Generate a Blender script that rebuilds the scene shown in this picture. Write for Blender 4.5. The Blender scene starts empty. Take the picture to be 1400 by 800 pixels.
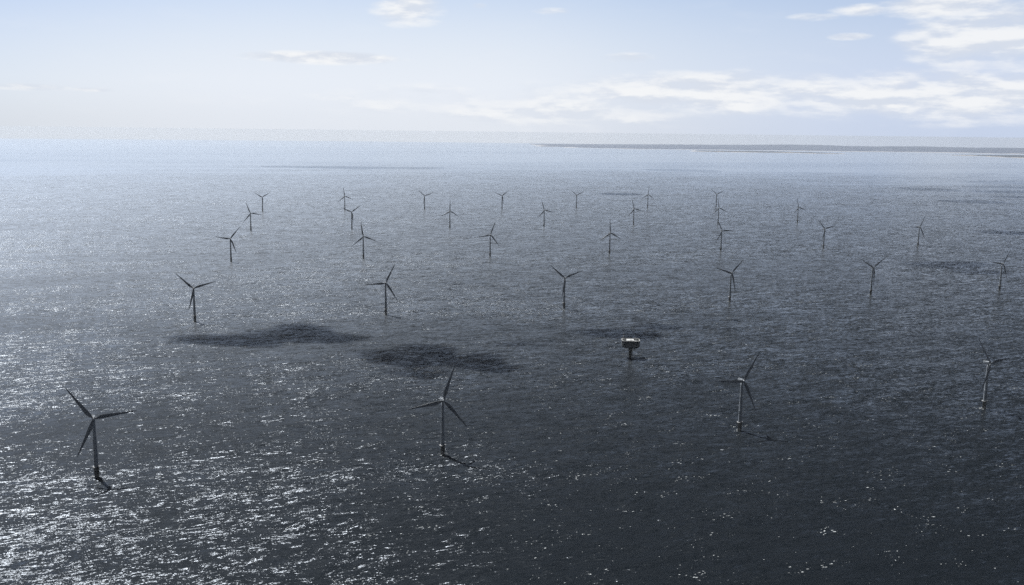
import bpy, bmesh, math, random
from mathutils import Vector, Matrix, noise as mnoise

random.seed(7)
SC = bpy.context.scene
COL = SC.collection
R_EARTH = 7.4e6            # metres, with refraction
CAM_H = 453.74             # height of the camera above the water
SUN_EL = math.radians(56.2)
SUN_AZ = math.radians(-38.5)   # from +Y, clockwise positive
SUN_DIR = Vector((math.sin(SUN_AZ) * math.cos(SUN_EL), math.cos(SUN_AZ) * math.cos(SUN_EL), math.sin(SUN_EL)))

# ------------------------------------------------------------------ camera
PITCH, ROLL = 0.16425678, 0.01149733
cam = bpy.data.cameras.new("camera")
cam.sensor_width = 36.0
cam.lens = 1324.242 / 1400 * 36.0
cam.clip_start = 1.0
cam.clip_end = 400000
camo = bpy.data.objects.new("camera", cam)
COL.objects.link(camo)
F = Vector((0, math.cos(PITCH), -math.sin(PITCH)))
RX = Vector((1, 0, 0))
U = RX.cross(F)
R2 = math.cos(ROLL) * RX + math.sin(ROLL) * U
U2 = -math.sin(ROLL) * RX + math.cos(ROLL) * U
M = Matrix((R2, U2, -F)).transposed().to_4x4()
M.translation = Vector((0, 0, CAM_H))
camo.matrix_world = M
SC.camera = camo

# ------------------------------------------------------------------ node helper
class NT:
    """small helper that builds shader maths"""
    def __init__(self, tree):
        self.t = tree
    def new(self, kind, **kw):
        n = self.t.nodes.new(kind)
        for k, v in kw.items():
            setattr(n, k, v)
        return n
    def put(self, sock, v):
        if isinstance(v, bpy.types.NodeSocket):
            self.t.links.new(v, sock)
        else:
            sock.default_value = v
    def m(self, op, a, b=0.0, c=0.0, clamp=False):
        n = self.new("ShaderNodeMath", operation=op, use_clamp=clamp)
        self.put(n.inputs[0], a); self.put(n.inputs[1], b)
        if len(n.inputs) > 2: self.put(n.inputs[2], c)
        return n.outputs[0]
    def vm(self, op, a, b=None, s=None):
        n = self.new("ShaderNodeVectorMath", operation=op)
        self.put(n.inputs[0], a)
        if b is not None: self.put(n.inputs[1], b)
        if s is not None: self.put(n.inputs["Scale"], s)
        return n.outputs["Value"] if op in ("DOT_PRODUCT", "LENGTH") else n.outputs[0]
    def step(self, v, lo, hi, a=0.0, b=1.0):
        n = self.new("ShaderNodeMapRange", interpolation_type="SMOOTHSTEP")
        self.put(n.inputs[0], v); self.put(n.inputs[1], lo); self.put(n.inputs[2], hi); self.put(n.inputs[3], a); self.put(n.inputs[4], b)
        return n.outputs[0]
    def noise(self, vec, scale, detail=3.0, rough=0.55, dims="3D", out=0, w=None):
        n = self.new("ShaderNodeTexNoise", noise_dimensions=dims)
        self.put(n.inputs["Vector"], vec)
        n.inputs["Scale"].default_value = scale
        n.inputs["Detail"].default_value = detail
        n.inputs["Roughness"].default_value = rough
        return n.outputs[out]
    def sep(self, v):
        n = self.new("ShaderNodeSeparateXYZ"); self.put(n.inputs[0], v); return n.outputs
    def comb(self, x, y, z):
        n = self.new("ShaderNodeCombineXYZ")
        self.put(n.inputs[0], x); self.put(n.inputs[1], y); self.put(n.inputs[2], z)
        return n.outputs[0]
    def mix(self, f, a, b):
        n = self.new("ShaderNodeMix", data_type="RGBA")
        self.put(n.inputs[0], f); self.put(n.inputs[6], a); self.put(n.inputs[7], b)
        return n.outputs[2]

def rgb(r, g, b): return (r, g, b, 1.0)

# ------------------------------------------------------------------ world: sky and its clouds
world = bpy.data.worlds.new("World")
SC.world = world
world.use_nodes = True
wt = world.node_tree
wt.nodes.clear()
W = NT(wt)
SKY_STRENGTH = 0.066
sky = W.new("ShaderNodeTexSky", sky_type="NISHITA", sun_disc=False)
sky.sun_elevation = SUN_EL
sky.sun_rotation = SUN_AZ
sky.altitude = 300
sky.air_density = 1.0
sky.dust_density = 1.0
sky.ozone_density = 3.0
tc = W.new("ShaderNodeTexCoord")
dx, dy, dz = W.sep(tc.outputs["Generated"])
dzc = W.m("MAXIMUM", dz, 0.004)                  # the air below the horizon is as bright as just above it
W.put(sky.inputs["Vector"], W.comb(dx, dy, dzc)) if "Vector" in sky.inputs else None
az = W.m("ARCTAN2", dx, dy)
el = W.m("ARCSINE", dzc)
# cloud field: (azimuth, elevation) of each cloud with its half widths, in radians
def px(x, y, w, h, k=1.0):
    f = 1324.242
    d = F + R2 * ((x - 700) / f) - U2 * ((y - 400) / f)
    d.normalize()
    return (math.atan2(d.x, d.y), math.asin(d.z), w / f, h / f, k)
CLOUDS = [px(1010, 126, 330, 34, 0.95), px(1290, 132, 300, 42, 1.0), px(760, 150, 260, 34, 0.62), px(1345, 52, 115, 50, 0.98), px(1285, 8, 90, 20, 1.1),
          px(440, 79, 125, 11, 1.35), px(560, 12, 62, 30, 0.95), px(36, 119, 62, 6, 0.8), px(132, 123, 36, 4, 0.7),
          px(862, 79, 46, 9, 0.8), px(1116, 23, 42, 7, 0.8), px(1162, 50, 34, 6, 0.85), px(1178, 14, 50, 10, 0.9), px(752, 15, 34, 6, 0.75), px(655, 8, 16, 5, 0.75),
          px(700, 138, 420, 30, 0.45)]
uv = W.comb(W.m("MULTIPLY", az, 16.0), W.m("MULTIPLY", el, 62.0), 3.7)
n1 = W.noise(uv, 1.0, 7.0, 0.58)
uv2 = W.comb(W.m("MULTIPLY", az, 16.0), W.m("MULTIPLY_ADD", el, 62.0, 0.42), 3.7)
n2 = W.noise(uv2, 1.0, 5.0, 0.55)
mask = None
for (a, e, wa, we, k) in CLOUDS:
    q = W.m("ADD", W.m("POWER", W.m("ABSOLUTE", W.m("MULTIPLY_ADD", az, 1 / wa, -a / wa)), 2.0),
            W.m("POWER", W.m("ABSOLUTE", W.m("MULTIPLY_ADD", el, 1 / we, -e / we)), 2.0))
    v = W.m("MULTIPLY", W.m("SUBTRACT", 1.0, q, clamp=True), k)
    mask = v if mask is None else W.m("SMOOTH_MAX", mask, v, 0.15)
dens = W.m("ADD", W.m("MULTIPLY", mask, 0.95), W.m("MULTIPLY", W.m("SUBTRACT", n1, 0.5), 1.7))
cov = W.step(dens, 0.06, 0.98)
cov = W.m("MULTIPLY", cov, W.step(mask, 0.0, 0.35))
# brighter on the upper edges, greyer underneath
shade = W.step(W.m("SUBTRACT", n2, n1), -0.10, 0.12)
bgn = W.new("ShaderNodeBackground")
CL_HI, CL_LO = rgb(9.7, 9.8, 9.9), rgb(7.3, 7.8, 8.7)
ccol = W.mix(shade, CL_HI, CL_LO)
# thin milky veil low in the sky, thickest on the sun's side
veil = W.m("MULTIPLY", W.step(el, 0.02, 0.26, 1.0, 0.0), W.m("ADD", W.step(W.m("ABSOLUTE", W.m("ADD", az, 0.12)), 0.08, 0.70, 0.98, 0.62), W.step(az, 0.08, 0.5, 0.0, 0.42)))
# sky dimmed above and behind the view to darken sea reflections and turbines
dim_high = W.step(el, 0.135, 0.215, 1.04, 0.045)
away = W.step(W.m("ABSOLUTE", W.m("ADD", az, 0.30)), 0.7, 1.8, 1.0, 0.15)
skyb = W.vm("MULTIPLY", sky.outputs[0], (0.84, 0.93, 1.12))
skyb = W.vm("SCALE", skyb, s=W.m("MULTIPLY", dim_high, away))
skyb = W.vm("MULTIPLY", skyb, W.mix(W.step(az, -0.58, -0.18), rgb(0.60, 0.74, 0.92), rgb(1, 1, 1)))
vcol = W.mix(W.step(az, -0.05, 0.45), rgb(8.5, 8.95, 9.7), rgb(6.2, 7.1, 8.9))
vcol = W.vm("SCALE", vcol, s=W.step(el, 0.0, 0.05, 0.96, 1.02))
skyc = W.mix(veil, skyb, vcol)
W.put(bgn.inputs[0], W.mix(W.m("MULTIPLY", cov, 0.9), skyc, ccol))
bgn.inputs[1].default_value = SKY_STRENGTH
wo = W.new("ShaderNodeOutputWorld")
wt.links.new(bgn.outputs[0], wo.inputs[0])

# ------------------------------------------------------------------ sun, exposure, render set-up
sun = bpy.data.lights.new("sun", "SUN")
sun.energy = 5.0
sun.angle = math.radians(0.53)
sun.color = (1.0, 0.99, 0.97)
suno = bpy.data.objects.new("sun", sun)
COL.objects.link(suno)
suno.rotation_euler = (-SUN_DIR).to_track_quat("-Z", "Y").to_euler()
suno.location = SUN_DIR * 5000
vs = SC.view_settings
vs.view_transform = "Standard"
vs.look = "None"
vs.exposure = 0.53
vs.gamma = 1.0
vs.use_curve_mapping = False
SC.render.engine = "CYCLES"
cy = SC.cycles
cy.max_bounces = 4
cy.diffuse_bounces = 2
cy.glossy_bounces = 2
cy.transmission_bounces = 2
cy.volume_bounces = 0
cy.transparent_max_bounces = 8
cy.use_denoising = False
cy.sample_clamp_direct = 0
cy.sample_clamp_indirect = 4

# ------------------------------------------------------------------ materials
def drop(x, y): return -(x * x + y * y) / (2 * R_EARTH)

WIND = math.radians(22)        # the rotors face (sin, -cos) of this

def water_material():
    mt = bpy.data.materials.new("sea_water"); mt.use_nodes = True
    t = mt.node_tree; t.nodes.clear(); N = NT(t)
    geo = N.new("ShaderNodeNewGeometry")
    rot = N.new("ShaderNodeVectorRotate", rotation_type="Z_AXIS")
    N.put(rot.inputs["Vector"], geo.outputs["Position"]); rot.inputs["Angle"].default_value = -WIND
    x, y, z = N.sep(rot.outputs[0])            # x runs along the crests, y along the wind
    dist = N.vm("LENGTH", geo.outputs["Position"])
    warp = N.vm("SCALE", N.vm("SUBTRACT", N.noise(N.comb(x, y, 0.0), 1 / 90.0, 2.0, 0.5, "2D", 1), (0.5, 0.5, 0.5)), s=26.0)
    wx, wy, _ = N.sep(warp)
    xx = N.m("ADD", x, wx); yy = N.m("ADD", y, wy)
    # gust patches change how steep the waves are
    gust = N.noise(N.comb(N.m("MULTIPLY", x, 0.35), y, 0.0), 1 / 420.0, 4.0, 0.6, "2D")
    gust2 = N.noise(N.comb(N.m("MULTIPLY", x, 0.10), y, 0.0), 1 / 2600.0, 4.0, 0.6, "2D")
    amp = N.m("ADD", N.step(gust, 0.32, 0.66, 0.58, 1.22), 0.0)
    # sheltered water towards the far shore: lower waves, with calm slicks
    calm = N.m("MULTIPLY", N.step(gust2, 0.45, 0.56), N.step(dist, 7500.0, 14000.0))
    amp = N.m("MULTIPLY", amp, N.step(dist, 2500.0, 15000.0, 1.0, 0.16))
    amp = N.m("MULTIPLY", amp, N.m("SUBTRACT", 1.0, N.m("MULTIPLY", calm, 0.8)))
    # long streaks the wind draws out along its own way
    streak = N.noise(N.comb(xx, N.m("MULTIPLY", yy, 0.08), 4.0), 1 / 55.0, 3.0, 0.6, "2D")
    amp = N.m("MULTIPLY", amp, N.step(streak, 0.3, 0.7, 0.84, 1.12))
    s0 = N.sep(N.noise(N.comb(N.m("MULTIPLY", xx, 0.3), N.m("ADD", yy, 33.0), 0.0), 1 / 62.0, 1.0, 0.5, "2D", 1))
    s1 = N.sep(N.noise(N.comb(N.m("MULTIPLY", xx, 0.30), yy, 0.0), 1 / 15.0, 2.0, 0.6, "2D", 1))
    s2 = N.sep(N.noise(N.comb(N.m("MULTIPLY", xx, 0.34), N.m("ADD", yy, 371.0), 0.0), 1 / 4.2, 3.0, 0.7, "2D", 1))
    s3 = N.sep(N.noise(N.comb(N.m("MULTIPLY", xx, 0.5), N.m("ADD", yy, 91.0), 0.0), 1 / 1.1, 2.0, 0.7, "2D", 1))
    def slope(i, a1, a2, a3):
        v = N.m("MULTIPLY_ADD", N.m("SUBTRACT", s1[i], 0.5), a1, N.m("MULTIPLY", N.m("SUBTRACT", s0[i], 0.5), 0.3 * a1))
        v = N.m("MULTIPLY_ADD", N.m("SUBTRACT", s2[i], 0.5), a2, v)
        v = N.m("MULTIPLY_ADD", N.m("SUBTRACT", s3[i], 0.5), a3, v)
        return N.m("MULTIPLY", v, amp)
    sy = slope(0, 0.58, 1.08, 0.8)
    sx = slope(1, 0.65, 1.35, 0.9)
    # slopes skewed toward camera and sun side: less sky reflected, more sun glint
    sy = N.m("ADD", N.m("MULTIPLY", N.m("MAXIMUM", sy, 0.0), 1.45), N.m("MULTIPLY", N.m("MINIMUM", sy, 0.0), 0.2))
    sx = N.m("ADD", N.m("MULTIPLY", N.m("MAXIMUM", sx, 0.0), 1.25), N.m("MULTIPLY", N.m("MINIMUM", sx, 0.0), 0.35))
    nrm = N.vm("NORMALIZE", N.comb(N.m("MULTIPLY", sx, -1.0), N.m("MULTIPLY", sy, -1.0), 1.0))
    back = N.new("ShaderNodeVectorRotate", rotation_type="Z_AXIS")
    N.put(back.inputs["Vector"], nrm); back.inputs["Angle"].default_value = WIND
    # whitecaps
    f1 = N.noise(N.comb(N.m("MULTIPLY", xx, 0.5), yy, 0.0), 1 / 2.6, 2.0, 0.55, "2D")
    f2 = N.noise(N.comb(N.m("MULTIPLY", xx, 0.6), N.m("ADD", yy, 800.0), 0.0), 1 / 34.0, 3.0, 0.6, "2D")
    foam = N.m("MULTIPLY", N.step(N.m("ADD", f1, N.m("MULTIPLY", N.m("SUBTRACT", f2, 0.5), 0.62)), 0.80, 0.86), 0.8)
    fr = N.new("ShaderNodeFresnel")
    fr.inputs["IOR"].default_value = 1.333
    N.put(fr.inputs["Normal"], back.outputs[0])
    gl = N.new("ShaderNodeBsdfGlossy", distribution="BECKMANN")
    N.put(gl.inputs["Roughness"], N.step(dist, 2500.0, 14000.0, 0.28, 0.17))
    gl.inputs["Color"].default_value = rgb(0.82, 0.895, 1.0)
    N.put(gl.inputs["Normal"], back.outputs[0])
    # the finest ripples spread the sun wider than the waves do
    gr = N.new("ShaderNodeBsdfGlossy", distribution="GGX")
    gr.inputs["Roughness"].default_value = 0.47
    gr.inputs["Color"].default_value = rgb(0.82, 0.895, 1.0)
    N.put(gr.inputs["Normal"], back.outputs[0])
    gm = N.new("ShaderNodeMixShader"); N.put(gm.inputs[0], N.m("MULTIPLY", N.step(dist, 900.0, 3500.0, 0.11, 0.24), N.step(dist, 5000.0, 16000.0, 1.0, 0.40)))
    t.links.new(gl.outputs[0], gm.inputs[1]); t.links.new(gr.outputs[0], gm.inputs[2])
    df = N.new("ShaderNodeBsdfDiffuse")
    N.put(df.inputs["Color"], N.mix(foam, rgb(0.0055, 0.0078, 0.0105), rgb(0.62, 0.66, 0.68)))
    bs = N.new("ShaderNodeMixShader")
    N.put(bs.inputs[0], N.m("MULTIPLY", fr.outputs[0], N.m("SUBTRACT", 1.0, foam)))
    t.links.new(df.outputs[0], bs.inputs[1]); t.links.new(gm.outputs[0], bs.inputs[2])
    out = N.new("ShaderNodeOutputMaterial"); t.links.new(bs.outputs[0], out.inputs[0])
    return mt

def paint(name, col, rough=0.45, dirt=0.25, dirtcol=None, scale=0.6):
    """painted steel: base colour with streaky weathering"""
    mt = bpy.data.materials.new(name); mt.use_nodes = True
    t = mt.node_tree; N = NT(t)
    bs = t.nodes["Principled BSDF"]
    tcn = N.new("ShaderNodeTexCoord")
    x, y, z = N.sep(tcn.outputs["Object"])
    st = N.noise(N.comb(x, y, N.m("MULTIPLY", z, 0.12)), scale, 4.0, 0.6)
    f = N.m("MULTIPLY", N.step(st, 0.45, 0.75), dirt)
    dc = dirtcol or tuple(c * 0.45 for c in col)
    N.put(bs.inputs["Base Color"], N.mix(f, rgb(*col), rgb(*dc)))
    N.put(bs.inputs["Roughness"], N.m("ADD", N.m("MULTIPLY", st, 0.25), rough - 0.12))
    return mt

def land_material(name, a, b, sand, scale):
    mt = bpy.data.materials.new(name); mt.use_nodes = True
    t = mt.node_tree; N = NT(t)
    bs = t.nodes["Principled BSDF"]
    geo = N.new("ShaderNodeNewGeometry")
    n = N.noise(geo.outputs["Position"], scale, 5.0, 0.6)
    at = N.new("ShaderNodeAttribute", attribute_name="shore")
    c = N.mix(N.step(n, 0.4, 0.62), rgb(*a), rgb(*b))
    c = N.mix(N.step(N.m("ADD", at.outputs["Fac"], N.m("MULTIPLY", N.m("SUBTRACT", n, 0.5), 0.5)), 0.55, 0.8), c, rgb(*sand))
    N.put(bs.inputs["Base Color"], c)
    bs.inputs["Roughness"].default_value = 0.95
    return mt

M_WATER = water_material()
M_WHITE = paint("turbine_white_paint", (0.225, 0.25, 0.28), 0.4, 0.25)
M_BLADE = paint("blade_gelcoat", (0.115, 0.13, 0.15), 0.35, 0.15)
M_PILE = paint("weathered_pile_steel", (0.06, 0.06, 0.055), 0.6, 0.6, (0.04, 0.045, 0.035))
M_STEEL = paint("galvanised_steel", (0.26, 0.27, 0.28), 0.5, 0.4)
M_CLAD = paint("dark_grey_cladding", (0.04, 0.046, 0.052), 0.55, 0.4)
M_ROOF = paint("pale_deck_paint", (0.50, 0.51, 0.51), 0.6, 0.3)
M_DARKDECK = paint("dark_deck_plate", (0.06, 0.065, 0.07), 0.7, 0.3)
M_GLASS = paint("window_glass", (0.02, 0.025, 0.03), 0.2, 0.0)
M_RED = paint("red_lamp_plastic", (0.25, 0.03, 0.02), 0.4, 0.1)

# ------------------------------------------------------------------ mesh helpers
def finish(name, bm, mat, parent=None, smooth=True, link=True):
    bmesh.ops.recalc_face_normals(bm, faces=bm.faces)
    me = bpy.data.meshes.new(name)
    bm.to_mesh(me); bm.free()
    if smooth:
        me.polygons.foreach_set("use_smooth", [True] * len(me.polygons))
    me.materials.append(mat)
    o = bpy.data.objects.new(name, me)
    if link: COL.objects.link(o)
    if parent: o.parent = parent
    return o

def lathe(bm, prof, seg=24, axis=Matrix.Identity(4)):
    """closed surface of revolution about local Z: prof = [(radius, z)...]"""
    rings = []
    for (r, z) in prof:
        rings.append([bm.verts.new(axis @ Vector((r * math.cos(2 * math.pi * k / seg), r * math.sin(2 * math.pi * k / seg), z))) for k in range(seg)])
    for a, b in zip(rings, rings[1:]):
        for k in range(seg):
            bm.faces.new((a[k], a[(k + 1) % seg], b[(k + 1) % seg], b[k]))
    bm.faces.new(rings[0][::-1]); bm.faces.new(rings[-1])

def tube(bm, p, q, r, seg=8):
    p, q = Vector(p), Vector(q)
    d = q - p
    m = d.to_track_quat("Z", "Y").to_matrix().to_4x4(); m.translation = p
    lathe(bm, [(r, 0), (r, d.length)], seg, m)

def box(bm, c, s, rot=None, bevel=0.0):
    g = bmesh.ops.create_cube(bm, size=1.0)
    for v in g["verts"]:
        v.co = Vector((v.co.x * s[0], v.co.y * s[1], v.co.z * s[2]))
    if bevel:
        es = list({e for v in g["verts"] for e in v.link_edges})
        r = bmesh.ops.bevel(bm, geom=es, offset=bevel, segments=3, affect="EDGES", profile=0.6)
        vs_ = list({v for f in r["faces"] for v in f.verts} | {v for v in g["verts"] if v.is_valid})
    else:
        vs_ = g["verts"]
    mm = rot if rot is not None else Matrix.Identity(3)
    for v in vs_:
        v.co = mm @ v.co + Vector(c)

def prism(bm, pts, z0, z1, scale0=1.0):
    lo = [bm.verts.new((x * scale0, y * scale0, z0)) for x, y in pts]
    hi = [bm.verts.new((x, y, z1)) for x, y in pts]
    n = len(pts)
    for k in range(n):
        bm.faces.new((lo[k], lo[(k + 1) % n], hi[(k + 1) % n], hi[k]))
    bm.faces.new(lo[::-1]); bm.faces.new(hi)

def tag(o, label=None, cat=None, group=None, kind=None):
    for k, v in (("label", label), ("category", cat), ("group", group), ("kind", kind)):
        if v: o[k] = v
    return o

# ------------------------------------------------------------------ the sea: one curved sheet out past the horizon
def build_sea():
    bm = bmesh.new()
    seg = 360
    radii = [0.0]
    r = 60.0
    while r < 130000:
        radii.append(r); r *= 1.06
        if r - radii[-1] > 900: r = radii[-1] + 900
    centre = bm.verts.new((0, 0, 0))
    prev = None
    for rr in radii[1:]:
        ring = [bm.verts.new((rr * math.cos(2 * math.pi * k / seg), rr * math.sin(2 * math.pi * k / seg), -rr * rr / (2 * R_EARTH))) for k in range(seg)]
        for k in range(seg):
            if prev is None: bm.faces.new((centre, ring[k], ring[(k + 1) % seg]))
            else: bm.faces.new((prev[k], ring[k], ring[(k + 1) % seg], prev[(k + 1) % seg]))
        prev = ring
    o = finish("sea", bm, M_WATER)
    tag(o, kind="structure")
    return o
build_sea()

# ------------------------------------------------------------------ far shores
def land(name, outline, hmax, mat, ease, step, seed, inland=None):
    """low land inside a shore outline [(x, y)...]: a height field that rises from the water line"""
    xs = [p[0] for p in outline]; ys = [p[1] for p in outline]
    nx = max(4, int((max(xs) - min(xs)) / step)); ny = max(4, int((max(ys) - min(ys)) / step))
    def dist_in(x, y):
        inside = False; best = 1e12
        n = len(outline)
        for i in range(n):
            x1, y1 = outline[i]; x2, y2 = outline[(i + 1) % n]
            if (y1 > y) != (y2 > y) and x < (x2 - x1) * (y - y1) / (y2 - y1) + x1: inside = not inside
            ex, ey = x2 - x1, y2 - y1
            tt = max(0, min(1, ((x - x1) * ex + (y - y1) * ey) / (ex * ex + ey * ey)))
            best = min(best, math.hypot(x1 + tt * ex - x, y1 + tt * ey - y))
        return best if inside else -best
    bm = bmesh.new()
    lay = bm.verts.layers.float.new("shore")
    grid = {}
    for i in range(nx + 1):
        for j in range(ny + 1):
            x = min(xs) + (max(xs) - min(xs)) * i / nx
            y = min(ys) + (max(ys) - min(ys)) * j / ny
            d = dist_in(x, y) + mnoise.fractal(Vector((x, y, seed)) / (step * 7), 1.0, 2.0, 4) * step * 1.6
            k = max(0.0, min(1.0, d / ease))
            hill = 0.55 + 0.6 * mnoise.fractal(Vector((x, y * 0.6, seed * 3.1)) / (step * 16), 1.0, 2.0, 5)
            hh = max(0.12, hill) * hmax * k ** 0.8 if d > 0 else max(-6.0, d * 0.02)
            if inland: hh *= inland(x, y)
            rough = (mnoise.noise(Vector((x, y, seed)) / (step * 1.7)) + 0.5) * 7.0 * (1 if k > 0.1 else 0)
            v = bm.verts.new((x, y, drop(x, y) + hh + max(0, rough) + (1.5 if d > 0 else -1.5)))
            v[lay] = 1.0 - min(1.0, max(0.0, d) / (step * 1.6))
            grid[i, j] = (v, d)
    for i in range(nx):
        for j in range(ny):
            q = [grid[i, j], grid[i + 1, j], grid[i + 1, j + 1], grid[i, j + 1]]
            if max(a[1] for a in q) > -step: bm.faces.new([a[0] for a in q])
    for v in [v for v in bm.verts if not v.link_faces]: bm.verts.remove(v)
    o = finish(name, bm, mat, smooth=False)
    tag(o, kind="structure")
    return o

M_LAND = land_material("far_fields_haze_tint", (0.06, 0.085, 0.14), (0.095, 0.12, 0.175), (0.38, 0.38, 0.40), 1 / 900)  # field tones blued and lightened: distance haze put into the colour
M_HEAD = land_material("headland_scrub_haze_tint", (0.04, 0.055, 0.08), (0.07, 0.085, 0.11), (0.48, 0.43, 0.38), 1 / 500)  # scrub tones blued as well, standing in for haze
# headland at the right with its pale beach, a narrow spit, and the low hills behind
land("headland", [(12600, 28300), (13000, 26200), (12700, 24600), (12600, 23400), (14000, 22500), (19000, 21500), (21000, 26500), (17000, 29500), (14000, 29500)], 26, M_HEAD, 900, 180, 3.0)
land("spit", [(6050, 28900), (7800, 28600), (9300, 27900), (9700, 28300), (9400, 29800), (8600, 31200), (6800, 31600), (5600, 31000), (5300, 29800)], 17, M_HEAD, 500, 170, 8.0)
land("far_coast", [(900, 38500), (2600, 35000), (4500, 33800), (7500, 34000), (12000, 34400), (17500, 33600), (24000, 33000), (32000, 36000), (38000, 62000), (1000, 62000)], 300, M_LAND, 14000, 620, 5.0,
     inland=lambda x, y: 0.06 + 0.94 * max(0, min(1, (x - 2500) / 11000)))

# ------------------------------------------------------------------ wind turbines
HUB_H = 80.0
TILT = math.radians(5)
BLADE_L = 53.5

def blade_bm():
    """a blade along local +Z from the hub centre; +X is the leading edge, Y the rotor axis"""
    bm = bmesh.new()
    # r, chord, thickness ratio, twist(deg), prebend
    secs = [(1.2, 2.3, 1.0, 0, 0), (3.0, 2.3, 1.0, 0, 0), (5.5, 2.8, 0.72, 12, 0), (9.0, 3.8, 0.42, 12, 0), (12.5, 4.2, 0.32, 10, 0), (17, 3.8, 0.27, 8, 0.05),
            (24, 3.1, 0.23, 5.5, 0.15), (32, 2.4, 0.2, 3.5, 0.35), (40, 1.8, 0.18, 2, 0.65), (47, 1.25, 0.17, 1, 1.0), (51, 0.85, 0.16, 0.5, 1.25), (53, 0.42, 0.16, 0, 1.4), (BLADE_L, 0.1, 0.16, 0, 1.45)]
    n = 14
    rings = []
    for (r, c, th, tw, pb) in secs:
        ring = []
        if th < 0.9: c *= 1.3
        le = 0.5 * c if th > 0.9 else 0.32 * c + 0.18 * c * max(0, (th - 0.35))
        for k in range(n):
            a = 2 * math.pi * k / n
            xx = le - c * (0.5 - 0.5 * math.cos(a))
            s = math.sin(a)
            if th > 0.9: yy = 0.5 * c * s
            else:
                u_ = 0.5 - 0.5 * math.cos(a)
                yy = th * c * 1.9 * (0.2969 * math.sqrt(u_) - 0.126 * u_ - 0.3516 * u_ ** 2 + 0.2843 * u_ ** 3 - 0.1036 * u_ ** 4) * 1.3 * (1 if s >= 0 else -0.75)
            t = math.radians(tw)
            ring.append(bm.verts.new((xx * math.cos(t) - yy * math.sin(t), xx * math.sin(t) + yy * math.cos(t) + pb, r)))
        rings.append(ring)
    for a, b in zip(rings, rings[1:]):
        for k in range(n):
            bm.faces.new((a[k], a[(k + 1) % n], b[(k + 1) % n], b[k]))
    bm.faces.new(rings[0][::-1]); bm.faces.new(rings[-1])
    return bm

def make_turbine():
    root = bpy.data.objects.new("wind_turbine", None); COL.objects.link(root)
    P = {}
    # driven pile and transition piece up to the work platform
    bm = bmesh.new(); lathe(bm, [(2.9, -12), (2.9, 4.2), (3.15, 4.25), (3.15, 13.2), (3.3, 13.3), (3.3, 13.9)], 28)
    P["foundation_pile"] = finish("foundation_pile", bm, M_PILE, root)
    bm = bmesh.new()                                             # boat landing fenders and ladder
    for sx in (-0.9, 0.9):
        tube(bm, (sx, -4.1, -2), (sx, -4.1, 9.5), 0.22); tube(bm, (sx, -4.1, 9.5), (sx * 0.9, -2.6, 10.6), 0.2); tube(bm, (sx, -4.1, 2.0), (sx * 0.9, -2.3, 2.0), 0.18)
    for k in range(24): tube(bm, (-0.32, -3.5, -1 + k * 0.6), (0.32, -3.5, -1 + k * 0.6), 0.03, 5)
    for sx in (-0.34, 0.34): tube(bm, (sx, -3.5, -1.5), (sx, -3.5, 13.8), 0.05, 6)
    P["boat_landing"] = finish("boat_landing", bm, M_STEEL, root)
    bm = bmesh.new(); lathe(bm, [(2.95, 13.92), (4.9, 13.92), (4.9, 14.22), (2.95, 14.22)], 28)
    P["work_platform"] = finish("work_platform", bm, M_STEEL, root)
    bm = bmesh.new()
    for k in range(20):
        a0, a1 = 2 * math.pi * k / 20, 2 * math.pi * (k + 1) / 20
        p0 = (4.75 * math.cos(a0), 4.75 * math.sin(a0)); p1 = (4.75 * math.cos(a1), 4.75 * math.sin(a1))
        tube(bm, (*p0, 14.22), (*p0, 15.4), 0.05, 5)
        for z in (14.8, 15.4): tube(bm, (*p0, z), (*p1, z), 0.045, 5)
    rl = finish("railing", bm, M_STEEL, P["work_platform"]); P["railing"] = rl
    bm = bmesh.new()
    prof = [(2.85, 14.25), (2.85, 14.6)]
    for k in range(1, 12):
        z = 14.6 + 63.0 * k / 11
        prof.append((2.85 - 0.95 * (z - 14.6) / 63.0, z))
        if k in (3, 7): prof += [(prof[-1][0] + 0.03, z + 0.05), (prof[-1][0] + 0.03, z + 0.3), (prof[-1][0], z + 0.35)]
    lathe(bm, prof, 32)
    P["tower"] = finish("tower", bm, M_WHITE, root)
    bm = bmesh.new(); box(bm, (2.02, -1.82, 15.7), (1.0, 0.25, 2.2), Matrix.Rotation(math.radians(48), 3, "Z"), 0.08)
    P["door"] = finish("door", bm, M_CLAD, P["tower"])
    # nacelle: local frame, +Y is the way the rotor faces, hub centre at the origin
    bm = bmesh.new(); box(bm, (0, -7.2, 0.35), (4.4, 11.4, 4.5), None, 0.75)
    lathe(bm, [(1.98, 0), (1.98, 1.2)], 20, Matrix.Translation((0, -7.0 + 2.2, -2.9)))
    P["nacelle"] = finish("nacelle", bm, M_WHITE, root)
    bm = bmesh.new(); box(bm, (0, -11.6, 3.15), (3.0, 1.6, 1.1), None, 0.2)
    P["cooler"] = finish("cooler", bm, M_WHITE, P["nacelle"])
    bm = bmesh.new(); tube(bm, (0.9, -9.6, 2.4), (0.9, -9.6, 4.6), 0.05, 6); tube(bm, (0.5, -9.6, 4.3), (1.3, -9.6, 4.3), 0.05, 6)
    P["wind_vane"] = finish("wind_vane", bm, M_STEEL, P["nacelle"])
    bm = bmesh.new()
    lathe(bm, [(1.5, -1.45), (1.72, -1.2), (1.85, -0.4), (1.8, 0.6), (1.55, 1.4), (1.1, 2.0), (0.5, 2.35), (0.12, 2.42)], 24, Matrix.Rotation(math.radians(-90), 4, "X"))
    P["hub"] = finish("hub", bm, M_WHITE, root)
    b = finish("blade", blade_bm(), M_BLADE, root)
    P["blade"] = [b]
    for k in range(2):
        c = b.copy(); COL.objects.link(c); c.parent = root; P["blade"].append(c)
    return root, P

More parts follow.
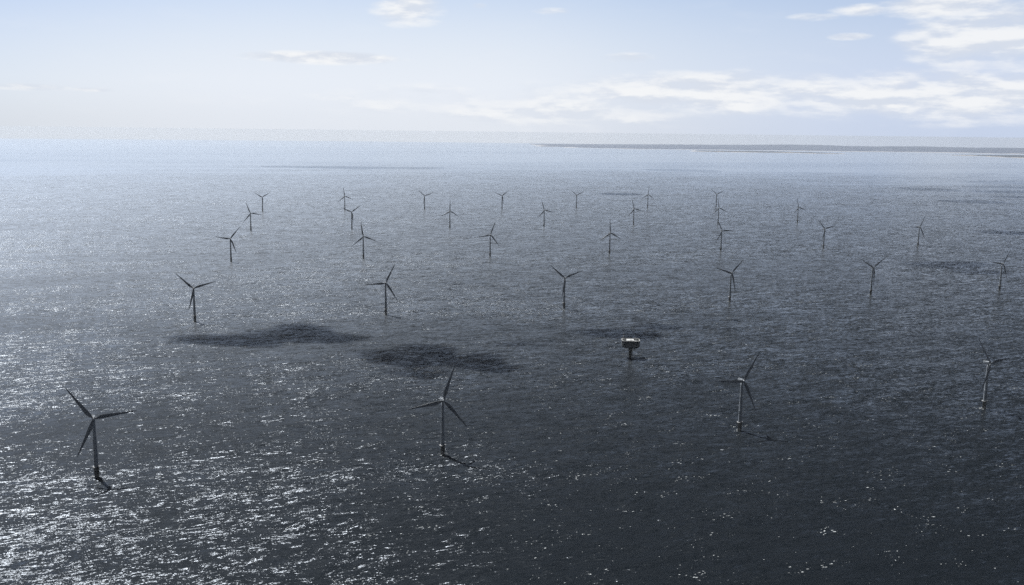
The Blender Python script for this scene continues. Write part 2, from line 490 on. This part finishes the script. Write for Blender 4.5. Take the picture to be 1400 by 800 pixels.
def copy_tree(o, parent=None):
    c = o.copy(); COL.objects.link(c)
    if parent: c.parent = parent
    m = {o.name: c}
    for ch in list(o.children): m.update(copy_tree(ch, c))
    return m

def pose(P, yaw, phase):
    """turn the nacelle and rotor about the tower top"""
    n = Vector((math.sin(yaw) * math.cos(TILT), -math.cos(yaw) * math.cos(TILT), math.sin(TILT)))
    s = Vector((math.cos(yaw), math.sin(yaw), 0))
    u = s.cross(n)
    if u.z < 0: u = -u
    c = Vector((0, 0, HUB_H)) + n * 4.6
    def frame(xa, ya, za, loc):
        m = Matrix((xa, ya, za)).transposed().to_4x4(); m.translation = loc; return m
    xa = n.cross(u)
    base = frame(xa, n, u, c)
    P["nacelle"].matrix_local = base
    P["hub"].matrix_local = base
    for k, b in enumerate(P["blade"]):
        a = phase + k * 2 * math.pi / 3
        zd = math.cos(a) * u + math.sin(a) * s
        xd = -math.sin(a) * u + math.cos(a) * s         # the way the blade travels: leading edge
        yd = zd.cross(xd)
        b.matrix_local = frame(xd, yd, zd, c)

# x, y, z, yaw, rotor phase, label - row by row from the nearest, left to right
ROW1, ROW2, ROW3, ROW4, ROW5 = ("in the nearest row", "in the second row", "in the middle row", "in the fourth row", "in the farthest row")
TURB = [
 (-543.3, 1216.7, 24, 84.8, "large dark backlit wind turbine nearest the lower left corner"),
 (-96.0, 1321.7, 18, 20.2, "tall wind turbine in the nearest row, beside the big lower left one"),
 (355.8, 1450.0, 22, 35.2, "grey wind turbine in front and right of the boxy platform, long shadow at its foot"),
 (802.4, 1589.3, 28, 86.2, "grey wind turbine at the right end of the nearest row, shadow reaching the picture's edge"),
 (-755.1, 2265.5, 18, 73.8, "wind turbine at the left end of the second row, dark cloud shadow below it"),
 (-315.1, 2381.8, 18, 28.0, "second wind turbine from the left in the second row, above the gap between cloud shadows"),
 (136.7, 2500.8, 18, 70.8, "Y-shaped wind turbine third from left in the second row, left of the boxy platform"),
 (599.5, 2628.6, 22, 47.8, "wind turbine third from right in the second row, right of the boxy platform"),
 (1040.5, 2772.7, 24, 59.0, "Y-shaped wind turbine second from right in the second row, lowest blade beside its tower"),
 (1472.8, 2891.3, 26, 39.2, "wind turbine at the right end of the second row, close to the photo's right edge"),
 (-974.3, 3326.4, 20, 39.8, "wind turbine at the left end of the middle row, one blade level to the left"),
 (-534.5, 3448.2, 20, 111.8, "wind turbine second from left in the middle row, one blade near upright"),
 (-82.6, 3551.5, 18, 22.0, "wind turbine third from left in the middle row, top blade leaning right"),
 (370.0, 3670.1, 20, 118.8, "wind turbine in the centre of the middle row, one blade pointing straight up"),
 (824.6, 3813.4, 22, 93.8, "wind turbine third from right in the middle row, nearest of the three overlapping ones"),
 (1270.5, 3938.4, 20, 77.8, "wind turbine second from right in the middle row, lowest blade along its tower"),
 (1711.5, 4071.2, 22, 32.8, "wind turbine at the right end of the middle row, just above a dark cloud shadow"),
 (-1184.2, 4366.8, 20, 99.8, "small wind turbine at the left end of the fourth row, in a slanting line"),
 (-748.6, 4494.3, 20, 54.8, "small Y-shaped wind turbine second from left in fourth row, overlapping the one behind"),
 (-300.2, 4610.2, 22, 2.2, "small wind turbine third from left in the fourth row, one blade straight up"),
 (152.8, 4733.9, 18, 104.2, "small wind turbine in the centre of the fourth row, top blade tilted slightly left"),
 (610.4, 4889.7, 22, 106.0, "small wind turbine third from right in the fourth row, near an upright one behind"),
 (1061.9, 5006.2, 22, 112.8, "small wind turbine second from right in the fourth row, middle of the three overlapping ones"),
 (1504.5, 5116.3, 26, 107.8, "small wind turbine at the right end of the fourth row, standing apart on open water"),
 (-1403.9, 5432.0, 22, 60.2, "tiny Y-shaped wind turbine at the left end of the farthest row"),
 (-969.5, 5588.1, 22, 112.5, "tiny wind turbine second from left in the farthest row, one blade near upright"),
 (-520.4, 5707.6, 16, 72.5, "tiny Y-shaped wind turbine third from left in the farthest row"),
 (-65.6, 5791.1, 20, 54.0, "tiny Y-shaped wind turbine in the centre of the farthest row"),
 (388.3, 5944.7, 22, 68.2, "tiny Y-shaped wind turbine third from right in the farthest row"),
 (841.4, 6060.7, 22, 5.8, "tiny wind turbine second from right in the farthest row, one blade straight up"),
 (1297.6, 6198.1, 16, 68.0, "tiny Y-shaped wind turbine at right end of the farthest row, rearmost of three overlapping ones"),
]
proto, PP = make_turbine()
for i, (x, y, yaw, ph, label) in enumerate(TURB):
    if i == 0:
        root, parts = proto, PP
    else:
        m = copy_tree(proto)
        root = m[proto.name]
        parts = {"nacelle": m[PP["nacelle"].name], "hub": m[PP["hub"].name], "blade": [m[b.name] for b in PP["blade"]]}
    root.location = (x, y, drop(x, y))
    pose(parts, math.radians(yaw), math.radians(ph))
    tag(root, label, "wind turbine", "wind turbines standing in rows in the sea")

# ------------------------------------------------------------------ transformer platform
def build_substation():
    root = bpy.data.objects.new("substation_platform", None); COL.objects.link(root)
    root.location = (244.3, 1942.6, drop(244.3, 1942.6))
    root.rotation_euler = (0, 0, math.radians(-2))
    tag(root, "dark boxy transformer platform with pale open roof deck standing on a single thick leg", "platform")
    hw, hd, c = 18.0, 13.5, 4.2
    def octo(a, b, k): return [(-a + k, -b), (a - k, -b), (a, -b + k), (a, b - k), (a - k, b), (-a + k, b), (-a, b - k), (-a, -b + k)]
    bm = bmesh.new(); lathe(bm, [(3.1, -12), (3.1, 5.0), (3.5, 5.1), (3.5, 15.5), (5.4, 20.0), (6.6, 21.4)], 28)
    finish("support_leg", bm, M_PILE, root)
    bm = bmesh.new()
    for sx in (-1.1, 1.1):
        tube(bm, (3.4 + 1.6, sx, -2), (5.0, sx, 12), 0.3); tube(bm, (5.0, sx, 3), (3.2, sx * 0.8, 3), 0.22); tube(bm, (5.0, sx, 12), (3.2, sx * 0.8, 12.8), 0.22)
    for k in range(30): tube(bm, (4.5, -0.35, -1 + 0.6 * k), (4.5, 0.35, -1 + 0.6 * k), 0.04, 5)
    for sx in (-0.38, 0.38): tube(bm, (4.5, sx, -1.5), (4.5, sx, 21.0), 0.06, 6)
    finish("boat_landing", bm, M_STEEL, root)
    bm = bmesh.new(); box(bm, (7.4, -2.0, 17.4), (4.2, 4.6, 0.3)); box(bm, (7.6, -2.0, 19.4), (2.6, 2.8, 3.7), None, 0.15)
    finish("cable_deck", bm, M_CLAD, root)
    # hull: tapered soffit then vertical sides
    bm = bmesh.new()
    lv = [(octo(hw - 3.0, hd - 2.5, c), 21.45), (octo(hw - 0.5, hd - 0.4, c), 24.0), (octo(hw, hd, c), 24.2), (octo(hw, hd, c), 29.0), (octo(hw + 0.25, hd + 0.25, c), 29.05), (octo(hw + 0.25, hd + 0.25, c), 29.45), (octo(hw, hd, c), 29.5), (octo(hw, hd, c), 34.0)]
    rings = [[bm.verts.new((px_, py_, z)) for px_, py_ in pts] for pts, z in lv]
    for a, b in zip(rings, rings[1:]):
        for k in range(8): bm.faces.new((a[k], a[(k + 1) % 8], b[(k + 1) % 8], b[k]))
    bm.faces.new(rings[0][::-1]); bm.faces.new(rings[-1])
    hull = finish("hull", bm, M_CLAD, root, smooth=False)
    # louvres and windows on the sides
    for (wx, wz) in [(-11, 31.6), (-7.6, 31.6), (-4.2, 31.6), (5.2, 31.6), (9.4, 31.6)]:
        bm = bmesh.new(); box(bm, (wx, -hd - 0.05, wz), (2.2, 0.22, 1.5), None, 0.05)
        finish("window", bm, M_GLASS, hull)
    for wx in (-8.5, 0.0, 8.5):
        bm = bmesh.new()
        box(bm, (wx, -hd - 0.06, 26.6), (5.2, 0.2, 2.6))
        for k in range(6): box(bm, (wx, -hd - 0.22, 25.6 + 0.4 * k), (5.0, 0.16, 0.1))
        finish("louvre", bm, M_STEEL, hull)
    # deck inside a parapet: sunk floor, pale rim, roof houses
    bm = bmesh.new()
    o1, i1 = octo(hw + 0.15, hd + 0.15, c), octo(hw - 1.1, hd - 1.1, c - 0.4)
    A = [bm.verts.new((*p, 34.02)) for p in o1]; B = [bm.verts.new((*p, 36.6)) for p in o1]; C_ = [bm.verts.new((*p, 36.6)) for p in i1]; D_ = [bm.verts.new((*p, 34.02)) for p in i1]
    for k in range(8):
        j = (k + 1) % 8
        for q in ((A, B), (B, C_), (C_, D_), (D_, A)): bm.faces.new((q[0][k], q[0][j], q[1][j], q[1][k]))
    pp = finish("parapet", bm, M_CLAD, root, smooth=False)
    bm = bmesh.new()
    o2, i2 = octo(hw + 0.2, hd + 0.2, c), octo(hw - 0.75, hd - 0.75, c - 0.3)
    A = [bm.verts.new((*p, 36.605)) for p in o2]; B = [bm.verts.new((*p, 36.8)) for p in o2]; C_ = [bm.verts.new((*p, 36.8)) for p in i2]; D_ = [bm.verts.new((*p, 36.605)) for p in i2]
    for k in range(8):
        j = (k + 1) % 8
        for q in ((A, B), (B, C_), (C_, D_), (D_, A)): bm.faces.new((q[0][k], q[0][j], q[1][j], q[1][k]))
    finish("coping", bm, M_ROOF, pp, smooth=False)
    bm = bmesh.new(); prism(bm, octo(hw - 1.15, hd - 1.15, c - 0.4), 34.03, 34.3)
    finish("deck", bm, M_DARKDECK, root, smooth=False)
    bm = bmesh.new(); box(bm, (-1.0, -1.8, 35.75), (15.0, 15.5, 2.85), None, 0.2); box(bm, (1.5, -8.9, 35.3), (20.0, 2.6, 1.9), None, 0.15)
    house = finish("roof_house", bm, M_ROOF, root, smooth=False)
    bm = bmesh.new(); box(bm, (0.4, -5.6, 37.45), (5.0, 1.6, 0.5), None, 0.08)
    finish("vent", bm, M_DARKDECK, house, smooth=False)
    for (cx_, cy_) in ((-12.3, 2.5), (11.6, 2.0)):
        bm = bmesh.new(); box(bm, (cx_, cy_, 35.2), (4.2, 6.0, 1.75), None, 0.15)
        for k in range(5): box(bm, (cx_, cy_ - 2.4 + k * 1.2, 36.25), (3.6, 0.35, 0.35))
        finish("transformer", bm, M_STEEL, root, smooth=False)
    bm = bmesh.new(); tube(bm, (-13.4, 10.2, 34.3), (-13.4, 10.2, 43.0), 0.32, 10); tube(bm, (-13.4, 10.2, 43.0), (-13.4, 10.2, 50.0), 0.17, 8)
    for z in (40.5, 44.5): tube(bm, (-14.3, 10.2, z), (-12.5, 10.2, z), 0.08, 6)
    finish("mast", bm, M_ROOF, root)
    bm = bmesh.new(); tube(bm, (14.2, 6.5, 34.3), (14.2, 6.5, 38.6), 0.45, 10); tube(bm, (14.2, 6.5, 38.4), (8.5, 8.5, 39.2), 0.28, 8); box(bm, (14.4, 6.4, 38.5), (1.5, 1.3, 1.1), None, 0.1)
    finish("deck_crane", bm, M_STEEL, root)
build_substation()

# ------------------------------------------------------------------ broken water where the swell meets each pile
def foam_material():
    mt = bpy.data.materials.new("foam"); mt.use_nodes = True
    bs = mt.node_tree.nodes["Principled BSDF"]
    N = NT(mt.node_tree); geo = N.new("ShaderNodeNewGeometry")
    n = N.noise(geo.outputs["Position"], 1.3, 4.0, 0.6)
    N.put(bs.inputs["Base Color"], N.mix(N.step(n, 0.35, 0.6), rgb(0.10, 0.12, 0.135), rgb(0.5, 0.52, 0.53)))
    bs.inputs["Roughness"].default_value = 0.85
    return mt
M_FOAM = foam_material()
def build_foam():
    bm = bmesh.new()
    def blob(x, y, rx, ry, ang):
        n = 11
        vs_ = []
        for k in range(n):
            a = 2 * math.pi * k / n
            rr = random.uniform(0.55, 1.15)
            px_, py_ = rx * rr * math.cos(a), ry * rr * math.sin(a)
            X = x + px_ * math.cos(ang) - py_ * math.sin(ang); Y = y + px_ * math.sin(ang) + py_ * math.cos(ang)
            vs_.append(bm.verts.new((X, Y, drop(X, Y) + 0.02)))
        h = bm.verts.new((x, y, drop(x, y) + random.uniform(0.2, 0.5)))
        for k in range(n): bm.faces.new((vs_[k], vs_[(k + 1) % n], h))
    spots = [(t[0], t[1], 1.0) for t in TURB[:17]] + [(244.3, 1942.6, 1.9)]
    for (x, y, s) in spots:
        for k in range(int(24 * s)):
            a = random.uniform(0, 2 * math.pi); d = 2.9 * (1 if s < 1.5 else 1.25) + abs(random.gauss(0, 3.2)) * s
            # the sea runs away from the camera, so most of it trails off on the up-wave and left sides
            X = x + d * math.cos(a) - 1.2 * s; Y = y + d * math.sin(a) * 1.1 + 1.0 * s
            if math.hypot(X - x, Y - y) < 2.9: continue
            sz = random.uniform(0.25, 1.1) * (1.25 - min(1, d / 12))
            blob(X, Y, sz * random.uniform(1.2, 2.6), sz, math.radians(22 + random.uniform(-35, 35)))
    o = finish("sea_foam", bm, M_FOAM, smooth=False)
    tag(o, kind="stuff")
build_foam()

# ------------------------------------------------------------------ small fair-weather clouds overhead: their shadows lie on the water
def cloud_material():
    mt = bpy.data.materials.new("cloud_vapour"); mt.use_nodes = True
    t = mt.node_tree; t.nodes.clear()
    v = t.nodes.new("ShaderNodeVolumePrincipled")
    v.inputs["Color"].default_value = rgb(0.98, 0.98, 0.99)
    v.inputs["Density"].default_value = 0.022
    v.inputs["Density Attribute"].default_value = ""
    v.inputs["Temperature Attribute"].default_value = ""
    o = t.nodes.new("ShaderNodeOutputMaterial"); t.links.new(v.outputs[0], o.inputs["Volume"])
    mt.cycles.homogeneous_volume = True if hasattr(mt.cycles, "homogeneous_volume") else None
    return mt
# ground position of each shadow with its half widths across and along the view, thickness factor
SHADOWS = [(-649, 2054, 120, 74, 0.8), (-571, 2088, 85, 100, 0.9), (-501, 2172, 80, 80, 1.2), (-419, 2096, 115, 58, 1.35),
           (-237, 1928, 105, 66, 1.25), (-167, 1979, 85, 72, 1.3), (-95, 1925, 80, 70, 1.2), (-165, 1792, 95, 50, 0.95), (-55, 1840, 75, 50, 0.75),
           (65, 2062, 130, 46, 0.6), (254, 2190, 130, 50, 0.65), (402, 2266, 140, 56, 0.62), (560, 2330, 120, 46, 0.5),
           (1583, 3468, 160, 122, 1.10), (1592, 3319, 120, 94, 0.70), (2380, 4701, 130, 111, 1.10),
           (3681, 8617, 260, 248, 1.10), (5197, 10135, 520, 345, 1.20), (4220, 8399, 330, 236, 1.00), (3305, 6981, 200, 163, 0.80), (3900, 7600, 300, 180, 0.90), (4700, 9200, 420, 200, 1.00),
           (-1959, 12329, 1150, 560, 1.20), (2255, 12638, 560, 480, 0.90), (775, 7434, 170, 130, 0.80)]
def build_clouds():
    mat = cloud_material()
    bm = bmesh.new()
    groups = [SHADOWS[0:4], SHADOWS[4:9], SHADOWS[9:13], SHADOWS[13:15]] + [[c] for c in SHADOWS[15:]]
    for gi, g in enumerate(groups):
        far = max(math.hypot(s[0], s[1]) for s in g)
        alt = 1300 if far < 3000 else (1900 if far < 5200 else 3300)
        step = 9.0 if far < 3000 else (14.0 if far < 5200 else 36.0)
        thick = 140.0 if far < 5200 else 190.0
        off = SUN_DIR * (alt / SUN_DIR.z)
        x0 = min(s[0] - s[2] * 1.5 for s in g); x1 = max(s[0] + s[2] * 1.5 for s in g)
        y0 = min(s[1] - s[3] * 1.5 for s in g); y1 = max(s[1] + s[3] * 1.5 for s in g)
        nx, ny = int((x1 - x0) / step), int((y1 - y0) / step)
        T = {}
        for i in range(nx + 1):
            for j in range(ny + 1):
                x, y = x0 + step * i, y0 + step * j
                m_ = 0.0
                for (cx_, cy_, a, b, k) in g:
                    q = ((x - cx_) / a) ** 2 + ((y - cy_) / b) ** 2
                    m_ = max(m_, k * max(0.0, 1.15 - q))
                sc = 1.0 / (step * 12)
                nz = mnoise.fractal(Vector((x * 0.6, y, gi * 7.7)) * sc, 1.0, 2.0, 6)
                T[i, j] = max(0.0, m_ * 0.8 + nz * 0.85 - 0.2) if m_ > 0.02 else 0.0
        top, bot = {}, {}
        for (i, j), t_ in T.items():
            pass
        def vert(d, i, j, s):
            t_ = T[i, j]
            if t_ <= 0:
                if (i, j) not in top: top[i, j] = bot[i, j] = bm.verts.new((x0 + step * i + off.x, y0 + step * j + off.y, alt))
                return top[i, j]
            if (i, j) not in d:
                puff = 1 + 0.35 * mnoise.noise(Vector((i * 0.45, j * 0.45, gi)))
                d[i, j] = bm.verts.new((x0 + step * i + off.x, y0 + step * j + off.y, alt + (thick * t_ * puff if s > 0 else -thick * 0.25 * t_)))
            return d[i, j]
        for i in range(nx):
            for j in range(ny):
                cs = [(i, j), (i + 1, j), (i + 1, j + 1), (i, j + 1)]
                if max(T[c] for c in cs) <= 0: continue
                tv = [vert(top, *c, 1) for c in cs]; bv = [vert(bot, *c, -1) for c in cs]
                bm.faces.new(tv); bm.faces.new(bv[::-1])
    me_o = finish("clouds", bm, mat)
    tag(me_o, kind="stuff")
build_clouds()

# ------------------------------------------------------------------ the air: haze round the camera and everything on the water
def build_haze():
    mt = bpy.data.materials.new("sea_air"); mt.use_nodes = True
    t = mt.node_tree; t.nodes.clear()
    v = t.nodes.new("ShaderNodeVolumePrincipled")
    v.inputs["Color"].default_value = rgb(0.83, 0.90, 1.0)
    v.inputs["Density"].default_value = 1.05e-5
    v.inputs["Anisotropy"].default_value = 0.30
    v.inputs["Density Attribute"].default_value = ""
    v.inputs["Temperature Attribute"].default_value = ""
    o = t.nodes.new("ShaderNodeOutputMaterial"); t.links.new(v.outputs[0], o.inputs["Volume"])
    bm = bmesh.new()
    r = 86000
    z0 = -r * r / (2 * R_EARTH) - 60
    z1 = CAM_H + 3
    box(bm, (0, 0, (z0 + z1) / 2), (2 * r, 2 * r, z1 - z0))
    o = finish("haze", bm, mt, smooth=False)
    tag(o, kind="stuff")
build_haze()
